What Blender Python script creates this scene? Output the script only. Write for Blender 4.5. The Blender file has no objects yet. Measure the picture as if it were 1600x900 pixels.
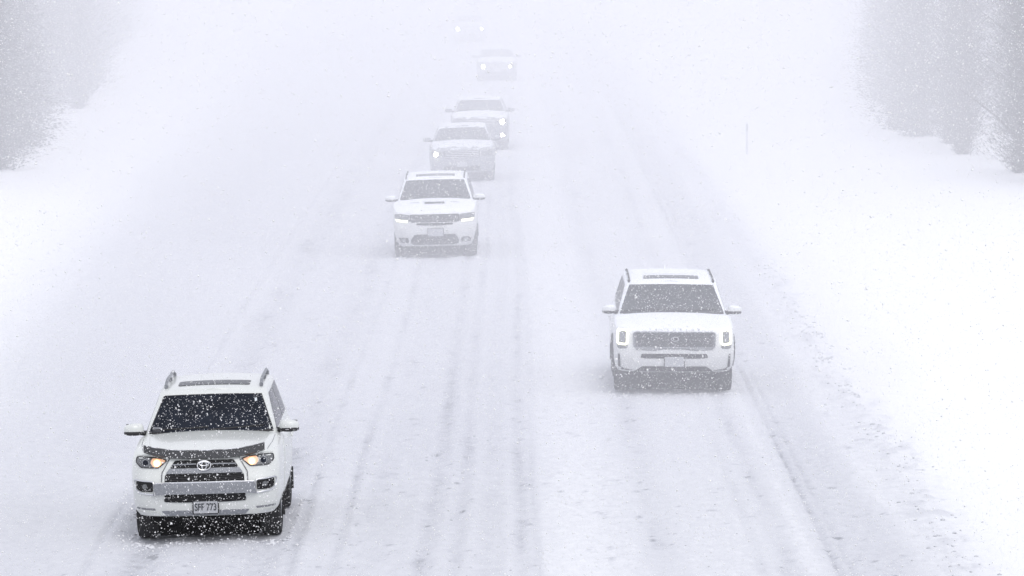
import bpy, bmesh, math, random
import numpy as np
from mathutils import Vector, Matrix
from mathutils.bvhtree import BVHTree
R = math.radians
S = bpy.context.scene
C = bpy.data.collections.new("scene"); S.collection.children.link(C)
rng = np.random.default_rng(7); random.seed(7)

# ------------------------------------------------------------------ camera, sky, sun, exposure
CAM_H, FPX, HOR = 8.0, 7500.0, 605.0            # height above road, focal length in px of a 1600 px frame, horizon above centre
cd = bpy.data.cameras.new("camera"); cam = bpy.data.objects.new("camera", cd); C.objects.link(cam)
cd.sensor_width = 36.0; cd.lens = FPX / 1600 * 36.0; cd.clip_start = 0.5; cd.clip_end = 3000
cam.location = (0, 0, CAM_H); cam.rotation_euler = (R(90) - math.atan(HOR / FPX), 0, 0)
S.camera = cam
W = bpy.data.worlds.new("World"); S.world = W; W.use_nodes = True
nt = W.node_tree; nt.nodes.clear()
sky = nt.nodes.new("ShaderNodeTexSky"); sky.sky_type = 'NISHITA'; sky.sun_disc = False
sky.sun_elevation = R(50); sky.sun_rotation = R(160)
sky.air_density = 1.0; sky.dust_density = 4.0
hsv = nt.nodes.new("ShaderNodeHueSaturation"); hsv.inputs['Saturation'].default_value = 0.18
mixc = nt.nodes.new("ShaderNodeMixRGB"); mixc.inputs[0].default_value = 0.6; mixc.inputs[2].default_value = (7.6, 7.75, 8.6, 1)
bg = nt.nodes.new("ShaderNodeBackground"); bg.inputs[1].default_value = 0.12
ow = nt.nodes.new("ShaderNodeOutputWorld")
nt.links.new(sky.outputs[0], hsv.inputs['Color']); nt.links.new(hsv.outputs[0], mixc.inputs[1])
nt.links.new(mixc.outputs[0], bg.inputs[0]); nt.links.new(bg.outputs[0], ow.inputs[0])
sd = bpy.data.lights.new("sun", 'SUN'); sd.energy = 0.6; sd.angle = R(25); sd.color = (1.0, 0.97, 0.95)
sun = bpy.data.objects.new("sun", sd); C.objects.link(sun)
sun.rotation_euler = (R(40), 0, R(20))
S.view_settings.view_transform = 'Standard'; S.view_settings.look = 'None'
S.view_settings.exposure = 0.32; S.view_settings.gamma = 1.0
S.render.engine = 'CYCLES'
S.cycles.max_bounces = 8; S.cycles.diffuse_bounces = 3; S.cycles.volume_bounces = 4; S.cycles.glossy_bounces = 3
S.cycles.use_denoising = True
S.render.filter_size = 1.2 if hasattr(S.render, 'filter_size') else None

# ------------------------------------------------------------------ small helpers
def lin(c):
    return tuple((x / 12.92 if x <= .04045 else ((x + .055) / 1.055) ** 2.4) for x in c)

def mat(name, col, rough=.5, metal=0.0, coat=0.0, emit=None, strength=0.0, bump=0.0, bscale=30.0, var=0.0, snow=0.0, spec=0.5, dirt=0.0):
    m = bpy.data.materials.new(name); m.use_nodes = True
    n = m.node_tree; b = n.nodes['Principled BSDF']; L = n.links
    b.inputs['Base Color'].default_value = (*col, 1); b.inputs['Roughness'].default_value = rough
    b.inputs['Metallic'].default_value = metal; b.inputs['Coat Weight'].default_value = coat
    b.inputs['Coat Roughness'].default_value = .08
    b.inputs['Specular IOR Level'].default_value = spec
    if emit: b.inputs['Emission Color'].default_value = (*emit, 1); b.inputs['Emission Strength'].default_value = strength
    tc = n.nodes.new('ShaderNodeTexCoord')
    nz = n.nodes.new('ShaderNodeTexNoise'); nz.inputs['Scale'].default_value = bscale; nz.inputs['Detail'].default_value = 5
    L.new(tc.outputs['Object'], nz.inputs['Vector'])
    cur = None
    if var > 0:
        mx = n.nodes.new('ShaderNodeMixRGB'); mx.inputs[1].default_value = tuple(c * (1 - var) for c in col) + (1,)
        mx.inputs[2].default_value = tuple(min(1, c * (1 + var)) for c in col) + (1,)
        L.new(nz.outputs[0], mx.inputs[0]); cur = mx.outputs[0]
    if dirt > 0:   # road film: salt spray dried on the lower panels
        sz = n.nodes.new('ShaderNodeSeparateXYZ'); L.new(tc.outputs['Object'], sz.inputs[0])
        n5 = n.nodes.new('ShaderNodeTexNoise'); n5.inputs['Scale'].default_value = 5; n5.inputs['Detail'].default_value = 8; n5.inputs['Roughness'].default_value = .7
        L.new(tc.outputs['Object'], n5.inputs['Vector'])
        a5 = n.nodes.new('ShaderNodeMath'); a5.operation = 'MULTIPLY_ADD'; a5.inputs[1].default_value = -1.1; L.new(sz.outputs[2], a5.inputs[0]); L.new(n5.outputs[0], a5.inputs[2])
        m5 = n.nodes.new('ShaderNodeMapRange'); m5.inputs[1].default_value = -.75; m5.inputs[2].default_value = .25; m5.inputs[4].default_value = dirt; L.new(a5.outputs[0], m5.inputs[0])
        x5 = n.nodes.new('ShaderNodeMixRGB'); x5.inputs[2].default_value = (.30, .30, .30, 1); L.new(m5.outputs[0], x5.inputs[0])
        if cur: L.new(cur, x5.inputs[1])
        cur = x5.outputs[0]
    if snow > 0:   # settled snow: sits where a surface faces up, broken by noise
        g = n.nodes.new('ShaderNodeNewGeometry'); sx = n.nodes.new('ShaderNodeSeparateXYZ'); L.new(g.outputs['Normal'], sx.inputs[0])
        n2 = n.nodes.new('ShaderNodeTexNoise'); n2.inputs['Scale'].default_value = 7; n2.inputs['Detail'].default_value = 8
        n2.inputs['Roughness'].default_value = .75
        L.new(tc.outputs['Object'], n2.inputs['Vector'])
        ad = n.nodes.new('ShaderNodeMath'); ad.operation = 'MULTIPLY_ADD'; ad.inputs[1].default_value = .45
        L.new(sx.outputs[2], ad.inputs[0]); L.new(n2.outputs[0], ad.inputs[2])
        mr = n.nodes.new('ShaderNodeMapRange'); mr.inputs[1].default_value = 1.02 - snow * .5; mr.inputs[2].default_value = 1.12 - snow * .5
        L.new(ad.outputs[0], mr.inputs[0])
        m3 = n.nodes.new('ShaderNodeMixRGB'); m3.inputs[1].default_value = (*col, 1); m3.inputs[2].default_value = (.84, .86, .9, 1)
        if cur: L.new(cur, m3.inputs[1])
        L.new(mr.outputs[0], m3.inputs[0]); cur = m3.outputs[0]
        mr2 = n.nodes.new('ShaderNodeMapRange'); mr2.inputs[3].default_value = rough; mr2.inputs[4].default_value = .8
        L.new(mr.outputs[0], mr2.inputs[0]); L.new(mr2.outputs[0], b.inputs['Roughness'])
        mr4 = n.nodes.new('ShaderNodeMapRange'); mr4.inputs[3].default_value = coat; mr4.inputs[4].default_value = 0
        L.new(mr.outputs[0], mr4.inputs[0]); L.new(mr4.outputs[0], b.inputs['Coat Weight'])
    if cur: L.new(cur, b.inputs['Base Color'])
    if bump > 0:
        bp = n.nodes.new('ShaderNodeBump'); bp.inputs['Strength'].default_value = bump; bp.inputs['Distance'].default_value = .01
        L.new(nz.outputs[0], bp.inputs['Height']); L.new(bp.outputs[0], b.inputs['Normal'])
    return m

M = dict(
    white=mat('white_paint', (.63, .65, .63), .3, coat=.4, var=.08, bscale=3, dirt=.22),
    white_b=mat('white_paint_frosted', (.68, .69, .69), .35, coat=.5, var=.05, bscale=3, snow=.7, dirt=.6),
    silver=mat('silver_paint', (.22, .23, .25), .4, metal=.1, coat=.4, snow=.40),
    dark=mat('dark_paint', (.07, .075, .09), .3, coat=.6, snow=.5),
    navy=mat('navy_paint', (.10, .105, .15), .3, coat=.6, snow=.5),
    trim=mat('black_trim', (.008, .008, .009), .6, bump=.3, bscale=60),
    mesh=mat('grille_plastic', (.005, .005, .006), .6, spec=.2),
    grey=mat('grey_plastic', (.16, .165, .18), .6, var=.2, bscale=20),
    chrome=mat('satin_chrome', (.62, .63, .66), .28, metal=.85, var=.12, bscale=14),
    frost=mat('frosted_silver', (.25, .26, .28), .45, metal=.5, var=.4, bscale=40, bump=.3),
    glass=mat('tinted_glass', (.010, .013, .021), .14, coat=.0, spec=.12, var=.95, bscale=2.6),
    glass_fr=mat('frosted_glass', (.05, .055, .062), .35, spec=.35, var=.5, bscale=30),
    lens=mat('lens', (.10, .105, .11), .1, coat=.8),
    lens_in=mat('lamp_bowl', (.28, .29, .30), .25, metal=.7),
    tyre=mat('tyre_rubber', (.009, .009, .010), .85, bump=.6, bscale=80, var=.4),
    rim=mat('wheel_alloy', (.25, .26, .28), .4, metal=.8),
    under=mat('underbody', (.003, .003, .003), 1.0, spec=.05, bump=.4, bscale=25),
    plate=mat('plate_paint', (.38, .39, .41), .6, var=.3, bscale=60),
    ink=mat('plate_ink', (.02, .025, .03), .6),
    sticker=mat('sticker', (.6, .65, .68), .5),
    amber=mat('amber_lamp', (.8, .5, .3), .3, emit=(1.0, .82, .52), strength=12), amber_m=mat('amber_bowl', (.5, .35, .25), .3, emit=(1.0, .55, .24), strength=1.6), amber_r=mat('amber_reflector', (.5, .35, .25), .3, emit=(1.0, .46, .20), strength=.34),
    warm=mat('warm_lamp', (.8, .8, .8), .3, emit=(1.0, .93, .75), strength=3.0),
    led_y=mat('led_strip', (.8, .8, .8), .3, emit=(1.0, 1.0, .6), strength=1.5),
    led=mat('led_lamp', (.8, .8, .8), .3, emit=(1.0, 1.0, .66), strength=1.6),
    far=mat('far_lamp', (.8, .8, .8), .3, emit=(1.0, .98, .78), strength=40),
    snow_lump=mat('snow_lump', (.68, .69, .72), .8, bump=.6, bscale=30, var=.08),
    dirty=mat('dirty_snow', (.38, .39, .41), .8, bump=.6, bscale=30, var=.3),
    dirty2=mat('gritty_snow', (.52, .53, .56), .8, bump=.6, bscale=30, var=.25),
    bark=mat('bark', (.055, .05, .048), .9, bump=.6, bscale=12, var=.4),
    twig=mat('snowy_twigs', (.085, .088, .09), .9, var=.3, bscale=2),
    needle=mat('dark_needles', (.05, .06, .058), .9, var=.3, bscale=2, snow=.25),
    post=mat('post_plastic', (.55, .56, .60), .6, var=.2, bscale=9),
)

M['glass'].node_tree.nodes['Principled BSDF'].inputs['IOR'].default_value = 1.25
for k_, lo_, hi_ in (('twig', .03, .12), ('needle', .03, .09)):   # trees differ from one another: barer, darker or more rimed
    n_ = M[k_].node_tree; oi = n_.nodes.new('ShaderNodeObjectInfo'); rp_ = n_.nodes.new('ShaderNodeMapRange')
    rp_.inputs[3].default_value = lo_ / .085; rp_.inputs[4].default_value = hi_ / .085; n_.links.new(oi.outputs['Random'], rp_.inputs[0])
    b_ = n_.nodes['Principled BSDF']; src = b_.inputs['Base Color'].links[0].from_socket
    vm = n_.nodes.new('ShaderNodeVectorMath'); vm.operation = 'SCALE'; n_.links.new(src, vm.inputs[0]); n_.links.new(rp_.outputs[0], vm.inputs['Scale']); n_.links.new(vm.outputs[0], b_.inputs['Base Color'])

def link(name, me, m, parent=None):
    o = bpy.data.objects.new(name, me); C.objects.link(o)
    if m is not None and not me.materials: me.materials.append(m)
    if parent: o.parent = parent
    return o
def smooth(me, ang=40):
    me.polygons.foreach_set('use_smooth', [True] * len(me.polygons))
    try: me.set_sharp_from_angle(angle=R(ang))
    except Exception: pass
def frombm(name, bm, m, parent=None, sm=40):
    bmesh.ops.recalc_face_normals(bm, faces=bm.faces)
    me = bpy.data.meshes.new(name); bm.to_mesh(me); bm.free()
    if sm: smooth(me, sm)
    return link(name, me, m, parent)
def tagit(o, label=None, cat=None, group=None, kind=None):
    for k, v in (('label', label), ('category', cat), ('group', group), ('kind', kind)):
        if v: o[k] = v
    return o
def bm_box(bm, c, s, bev=0.0, rot=None):
    r = bmesh.ops.create_cube(bm, size=1); vs = r['verts']
    for v in vs: v.co = Vector((v.co.x * s[0], v.co.y * s[1], v.co.z * s[2]))
    if bev:
        es = list({e for v in vs for e in v.link_edges})
        rr = bmesh.ops.bevel(bm, geom=es, offset=bev, segments=2, affect='EDGES'); vs = list({v for f in rr['faces'] for v in f.verts} | {v for v in vs if v.is_valid})
    for v in vs:
        if rot: v.co = rot @ v.co
        v.co += Vector(c)
    return vs
def bm_tube(bm, pts, r, seg=6, closed=False):
    pts = [Vector(p) for p in pts]; n = len(pts); rings = []
    for i, p in enumerate(pts):
        a = pts[(i - 1) % n] if (closed or i > 0) else p
        b = pts[(i + 1) % n] if (closed or i < n - 1) else p
        t = (b - a).normalized(); u = t.cross(Vector((0, 0, 1)))
        if u.length < .05: u = t.cross(Vector((0, 1, 0)))
        u.normalize(); w = t.cross(u).normalized()
        rr = r[i] if isinstance(r, (list, tuple)) else r
        rings.append([bm.verts.new(p + (u * math.cos(k * 2 * math.pi / seg) + w * math.sin(k * 2 * math.pi / seg)) * rr) for k in range(seg)])
    m = n if closed else n - 1
    for i in range(m):
        A, B = rings[i], rings[(i + 1) % n]
        for k in range(seg): bm.faces.new((A[k], A[(k + 1) % seg], B[(k + 1) % seg], B[k]))
    if not closed:
        bm.faces.new(rings[0]); bm.faces.new(rings[-1][::-1])
def tube(name, pts, r, m, parent, closed=False, seg=6):
    bm = bmesh.new(); bm_tube(bm, pts, r, seg, closed); return frombm(name, bm, m, parent, 60)

# value noise on arrays
def vnoise(x, y, seed=0):
    xi = np.floor(x).astype(np.int64); yi = np.floor(y).astype(np.int64); fx = x - xi; fy = y - yi
    fx = fx * fx * (3 - 2 * fx); fy = fy * fy * (3 - 2 * fy)
    def h(a, b):
        n = (a * 374761393 + b * 668265263 + seed * 974711) & 0x7fffffff
        n = ((n ^ (n >> 13)) * 1274126177) & 0x7fffffff
        n = n ^ (n >> 16)
        return (n & 0xffff) / 65535.0
    return (h(xi, yi) * (1 - fx) + h(xi + 1, yi) * fx) * (1 - fy) + (h(xi, yi + 1) * (1 - fx) + h(xi + 1, yi + 1) * fx) * fy
def fbm(x, y, seed=0, o=4):
    s = 0; a = .5
    for k in range(o): s = s + a * vnoise(x * 2 ** k, y * 2 ** k, seed + k * 17); a *= .5
    return s
def sst(a, b, x):
    t = np.clip((x - a) / (b - a), 0, 1); return t * t * (3 - 2 * t)

# ------------------------------------------------------------------ snow surface: one height function for road, verges and banks
def base_z(x):
    return -.025 * (np.logaddexp(0, -(np.maximum(x, -9) - .5) / .8) * .8)
# wheel tracks: (lateral place, width, depth, darkness)
TRK = [(-5.35, .05, .02, .28), (-4.75, .22, .02, .40), (-4.45, .16, .012, .2), (-3.05, .22, .02, .35), (-2.60, .05, .015, .45), (-2.05, .06, .015, .45),
       (-1.75, .3, .01, .2), (-1.05, .10, .02, .5), (-.72, .08, .015, .42), (-.35, .15, .01, .2), (.02, .09, .02, .5), (.22, .05, .012, .3),
       (1.75, .18, .015, .28), (3.28, .13, .02, .42), (3.0, .08, .01, .2), (3.92, .045, .02, .5), (4.1, .04, .01, .25)]
def wander(y, k): return .10 * np.sin(y * .035 + k * 1.7) + .04 * np.sin(y * .11 + k * 2.9)
def surf(x, y):
    z = base_z(x) * 1.0
    z = z + .03 * (fbm(x * .5, y * .15, 3) - .5)
    dark = np.zeros_like(x)
    # lanes pressed down: grey band on each lane
    for i, (tx, w, d, k) in enumerate(TRK):
        c = tx + wander(y, i * .3) * (.35 if abs(tx - 3.9) < .4 else 1)
        g = np.exp(-((x - c) / w) ** 2)
        br = .5 + 1.0 * sst(.38, .62, fbm(x * 2.2 + i, y * .3 + i * 7, 40 + i, 3)) * (.55 + .9 * sst(.4, .6, fbm(x * 5 + i, y * 2.6, 90 + i, 2)))
        z = z - d * g + d * .6 * np.exp(-((np.abs(x - c) - 2.0 * w) / (w * .7)) ** 2)
        dark = dark + .62 * k * g * br
    wear = (.215 + .18 * fbm(x * .35, y * .06, 33, 3) - .08 - .01 * sst(-1.2, 2, x) + .17 * (1 - sst(-6.5, -4.8, x))) * sst(-10.5, -6.0, x + .02 * (y - 60)) * (1 - sst(5.2, 6.3, x)) * (1 - .35 * np.exp(-((x - .8) / .6) ** 2)) + .16 * np.exp(-((x + 3.9) / 1.5) ** 4) + .13 * np.exp(-((x + 1.1) / 1.1) ** 2) + .04 * np.exp(-((x - 2.6) / 1.0) ** 4)
    band = sst(3.62, 4.12, x - .3 * wander(y, 5)) * (1 - sst(4.5, 4.95, x + .35 * (fbm(x * 0 + 3, y * .12, 9) - .5)))
    z = z - .02 * band
    dark = dark + wear + .21 * band
    # crumbly clods: streaks flattened across the road as ploughing and treads leave them
    cl = fbm(x * 3.3, y * 1.6, 60, 3); cl2 = fbm(x * 9, y * 4.5, 70, 3)
    onroad = sst(-6.3, -5.2, x) * (1 - sst(5.6, 6.2, x))
    z = z + onroad * (.014 * (cl - .5) + .022 * (cl2 - .5))
    clod = sst(.60, .72, cl2) * sst(.46, .60, cl)
    dark = dark + onroad * clod * (.14 + 1.3 * np.clip(dark, 0, .6))
    # thrown clods at the right edge
    e = np.exp(-((x - 5.5 - .12 * np.sin(y * .2)) / .32) ** 2)
    rough = sst(.5, .68, fbm(x * 5, y * 1.8, 80, 4)) * e
    z = z + .03 * rough + .03 * e; dark = dark + .14 * rough
    # verges and banks
    z = z + .22 * sst(5.7, 6.9, x) + .35 * sst(8.5, 13, x) + 1.0 * sst(17, 30, x)
    z = z + .18 * sst(6.0, 7.2, -x) + .60 * sst(9, 12.5, -x) + 1.0 * sst(17, 30, -x)
    off = sst(6, 9, np.abs(x))
    z = z + off * (.35 * (fbm(x * .16, y * .09, 5) - .5) + .10 * (fbm(x * .8, y * .5, 15) - .5))
    tun = sst(.66, .74, fbm(x * 1.6, y * .7, 91, 3)) * sst(5.9, 6.5, np.abs(x))
    dark = dark + .03 * tun; z = z + .03 * tun
    return z, np.clip(dark, 0, 1.4)
def lines(segs):
    out = [segs[0][0]]
    for a, b, st in segs:
        n = max(1, int(round((b - a) / st))); out += [a + (b - a) * (i + 1) / n for i in range(n)]
    return np.array(out)
YL = lines([(-30, 20, 10), (20, 52, 2), (52, 84, .11), (84, 112, .18), (112, 160, .4), (160, 330, 1.5), (330, 620, 15), (620, 1300, 80)])
def sheet(name, XS, m):
    V = []; F = []; D = []; base = 0
    for X in XS:
        x, y = np.meshgrid(X, YL); z, d = surf(x, y)
        V.append(np.stack([x, y, z], -1).reshape(-1, 3)); D.append(d.reshape(-1))
        ny, nx = x.shape; i = np.arange(ny - 1)[:, None] * nx + np.arange(nx - 1)[None]
        F.append((np.stack([i, i + 1, i + nx + 1, i + nx], -1).reshape(-1, 4)) + base); base += nx * ny
    V = np.concatenate(V); F = np.concatenate(F); D = np.concatenate(D)
    me = bpy.data.meshes.new(name)
    me.vertices.add(len(V)); me.vertices.foreach_set('co', V.ravel().astype(np.float32))
    me.loops.add(F.size); me.loops.foreach_set('vertex_index', F.ravel().astype(np.int32))
    me.polygons.add(len(F)); me.polygons.foreach_set('loop_start', (np.arange(len(F)) * 4).astype(np.int32))
    me.polygons.foreach_set('loop_total', np.full(len(F), 4, np.int32)); me.update(); me.validate()
    a = me.attributes.new('wear', 'FLOAT', 'POINT'); a.data.foreach_set('value', D.astype(np.float32))
    me.polygons.foreach_set('use_smooth', [True] * len(F))
    return link(name, me, m)
def snow_mat():
    m = bpy.data.materials.new('packed_snow'); m.use_nodes = True; n = m.node_tree; L = n.links; b = n.nodes['Principled BSDF']
    at = n.nodes.new('ShaderNodeAttribute'); at.attribute_name = 'wear'
    tc = n.nodes.new('ShaderNodeTexCoord'); mp = n.nodes.new('ShaderNodeMapping'); mp.inputs['Scale'].default_value = (1, .45, 1)
    L.new(tc.outputs['Object'], mp.inputs[0])
    nz = n.nodes.new('ShaderNodeTexNoise'); nz.inputs['Scale'].default_value = 7; nz.inputs['Detail'].default_value = 7; nz.inputs['Roughness'].default_value = .7
    L.new(mp.outputs[0], nz.inputs['Vector'])
    nf = n.nodes.new('ShaderNodeTexNoise'); nf.inputs['Scale'].default_value = 24; nf.inputs['Detail'].default_value = 4; nf.inputs['Roughness'].default_value = .7
    L.new(mp.outputs[0], nf.inputs['Vector'])
    mr = n.nodes.new('ShaderNodeMapRange'); mr.inputs[1].default_value = .3; mr.inputs[2].default_value = .7; mr.inputs[3].default_value = .65; mr.inputs[4].default_value = 1.35
    L.new(nz.outputs[0], mr.inputs[0])
    mu = n.nodes.new('ShaderNodeMath'); mu.operation = 'MULTIPLY'; L.new(at.outputs['Fac'], mu.inputs[0]); L.new(mr.outputs[0], mu.inputs[1])
    # small dark crumbs, only where wear is
    cr = n.nodes.new('ShaderNodeMapRange'); cr.inputs[1].default_value = .60; cr.inputs[2].default_value = .68; cr.inputs[4].default_value = .9
    L.new(nf.outputs[0], cr.inputs[0])
    c2 = n.nodes.new('ShaderNodeMath'); c2.operation = 'MULTIPLY'; L.new(cr.outputs[0], c2.inputs[0]); L.new(mu.outputs[0], c2.inputs[1])
    ad = n.nodes.new('ShaderNodeMath'); ad.operation = 'ADD'; ad.use_clamp = True; L.new(mu.outputs[0], ad.inputs[0]); L.new(c2.outputs[0], ad.inputs[1])
    rp = n.nodes.new('ShaderNodeValToRGB'); e = rp.color_ramp.elements
    e[0].position = 0; e[0].color = (.875, .883, .90, 1); e[1].position = 1; e[1].color = (.34, .35, .38, 1)
    k = rp.color_ramp.elements.new(.22); k.color = (.665, .675, .71, 1); k = rp.color_ramp.elements.new(.55); k.color = (.55, .56, .60, 1)
    L.new(ad.outputs[0], rp.inputs[0]); L.new(rp.outputs[0], b.inputs['Base Color'])
    b.inputs['Roughness'].default_value = .75; b.inputs['Specular IOR Level'].default_value = .2
    bp = n.nodes.new('ShaderNodeBump'); bp.inputs['Strength'].default_value = .55; bp.inputs['Distance'].default_value = .03
    L.new(nz.outputs[0], bp.inputs['Height'])
    b2 = n.nodes.new('ShaderNodeBump'); b2.inputs['Strength'].default_value = .35; b2.inputs['Distance'].default_value = .012
    L.new(nf.outputs[0], b2.inputs['Height']); L.new(bp.outputs[0], b2.inputs['Normal']); L.new(b2.outputs[0], b.inputs['Normal'])
    return m
MS = snow_mat()
road = sheet('road', [lines([(-6.2, 6.0, .055)])], MS); tagit(road, kind='structure')
gnd = sheet('snow_ground', [lines([(-1000, -60, 60), (-60, -20, 4), (-20, -9, .4), (-9, -6.2, .1)]), lines([(6.0, 9, .08), (9, 20, .4), (20, 60, 4), (60, 1000, 60)])], MS)
tagit(gnd, kind='structure')
def gz(x, y):
    z, _ = surf(np.array([float(x)]), np.array([float(y)])); return float(z[0])

# ------------------------------------------------------------------ vehicle builder
def interp(tab, v):
    xs = [a for a, _ in tab]; ys = [b for _, b in tab]; return float(np.interp(v, xs, ys))
def resample(outline, step):
    out = []
    n = len(outline)
    for i in range(n):
        a = Vector(outline[i]); b = Vector(outline[(i + 1) % n]); k = max(1, int((b - a).length / step))
        for j in range(k): out.append(tuple(a.lerp(b, j / k)))
    return out
def roundpoly(pts, r, seg=3):
    out = []; n = len(pts)
    for i in range(n):
        p = Vector(pts[i]); a = Vector(pts[i - 1]) - p; b = Vector(pts[(i + 1) % n]) - p
        d = min(r, a.length * .45, b.length * .45); A = p + a.normalized() * d; B = p + b.normalized() * d
        for k in range(seg + 1):
            t = k / seg; out.append(tuple(A * (1 - t) ** 2 + p * 2 * t * (1 - t) + B * t * t))
    return out
def sweep_outline(L, hw, yf, yr, bow, rc, nside, taper):
    """half outline (x>=0) in plan, front centre -> rear centre"""
    us = [0, .14, .28, .42, .55, .67, .77, .85, .91, .955, .985, 1.0]; pts = []
    def cor(x):
        t = max(0, (x - (hw - rc)) / rc); return rc * (1 - math.sqrt(max(0, 1 - t * t)))
    for u in us:
        x = hw * u; pts.append((x * interp(taper, 0), yf + bow * u ** 2.4 + cor(x) * (1.0)))
    y0 = yf + bow + rc; y1 = yr - .16
    for i in range(1, nside + 1):
        y = y0 + (y1 - y0) * i / nside; pts.append((hw * interp(taper, y / L), y))
    for u in reversed(us[:-1]):
        x = hw * u; t = max(0, (x - (hw - .16)) / .16)
        pts.append((x * interp(taper, 1), yr - .05 * u ** 2 - .11 * (1 - math.sqrt(max(0, 1 - t * t)))))
    return pts
def loft(levels, ncap, crownf, nfront_fix=True):
    """levels: list of half outlines (x,y,z); closes left/right, adds a crowned cap and a flat bottom"""
    bm = bmesh.new(); rings = []
    for lv in levels:
        n = len(lv); ring = []
        for i, p in enumerate(lv): ring.append(bm.verts.new(p))
        mir = [bm.verts.new((-p[0], p[1], p[2])) for p in lv[1:-1]]
        rings.append(ring + mir[::-1])
    for a, b in zip(rings[:-1], rings[1:]):
        n = len(a)
        for i in range(n): bm.faces.new((a[i], a[(i + 1) % n], b[(i + 1) % n], b[i]))
    top = levels[-1]; n = len(top); grid = []
    for i, p in enumerate(top):
        if i in (0, n - 1): grid.append([rings[-1][i]] * (ncap + 1)); continue
        row = []
        for j in range(ncap + 1):
            if j == 0: row.append(rings[-1][i]); continue
            if j == ncap: row.append(rings[-1][len(rings[-1]) - i]); continue
            u = 1 - 2 * j / ncap; row.append(bm.verts.new((p[0] * u, p[1], p[2] + crownf(p[1], p[0]) * (1 - abs(u) ** 2.2))))
        grid.append(row)
    for i in range(n - 1):
        for j in range(ncap):
            q = [grid[i][j], grid[i][j + 1], grid[i + 1][j + 1], grid[i + 1][j]]
            u = []
            for v in q:
                if v not in u: u.append(v)
            if len(u) >= 3:
                try: bm.faces.new(u)
                except ValueError: pass
    bm.faces.new(rings[0][::-1])
    bmesh.ops.remove_doubles(bm, verts=bm.verts, dist=1e-5)
    bmesh.ops.recalc_face_normals(bm, faces=bm.faces)
    return bm
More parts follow.
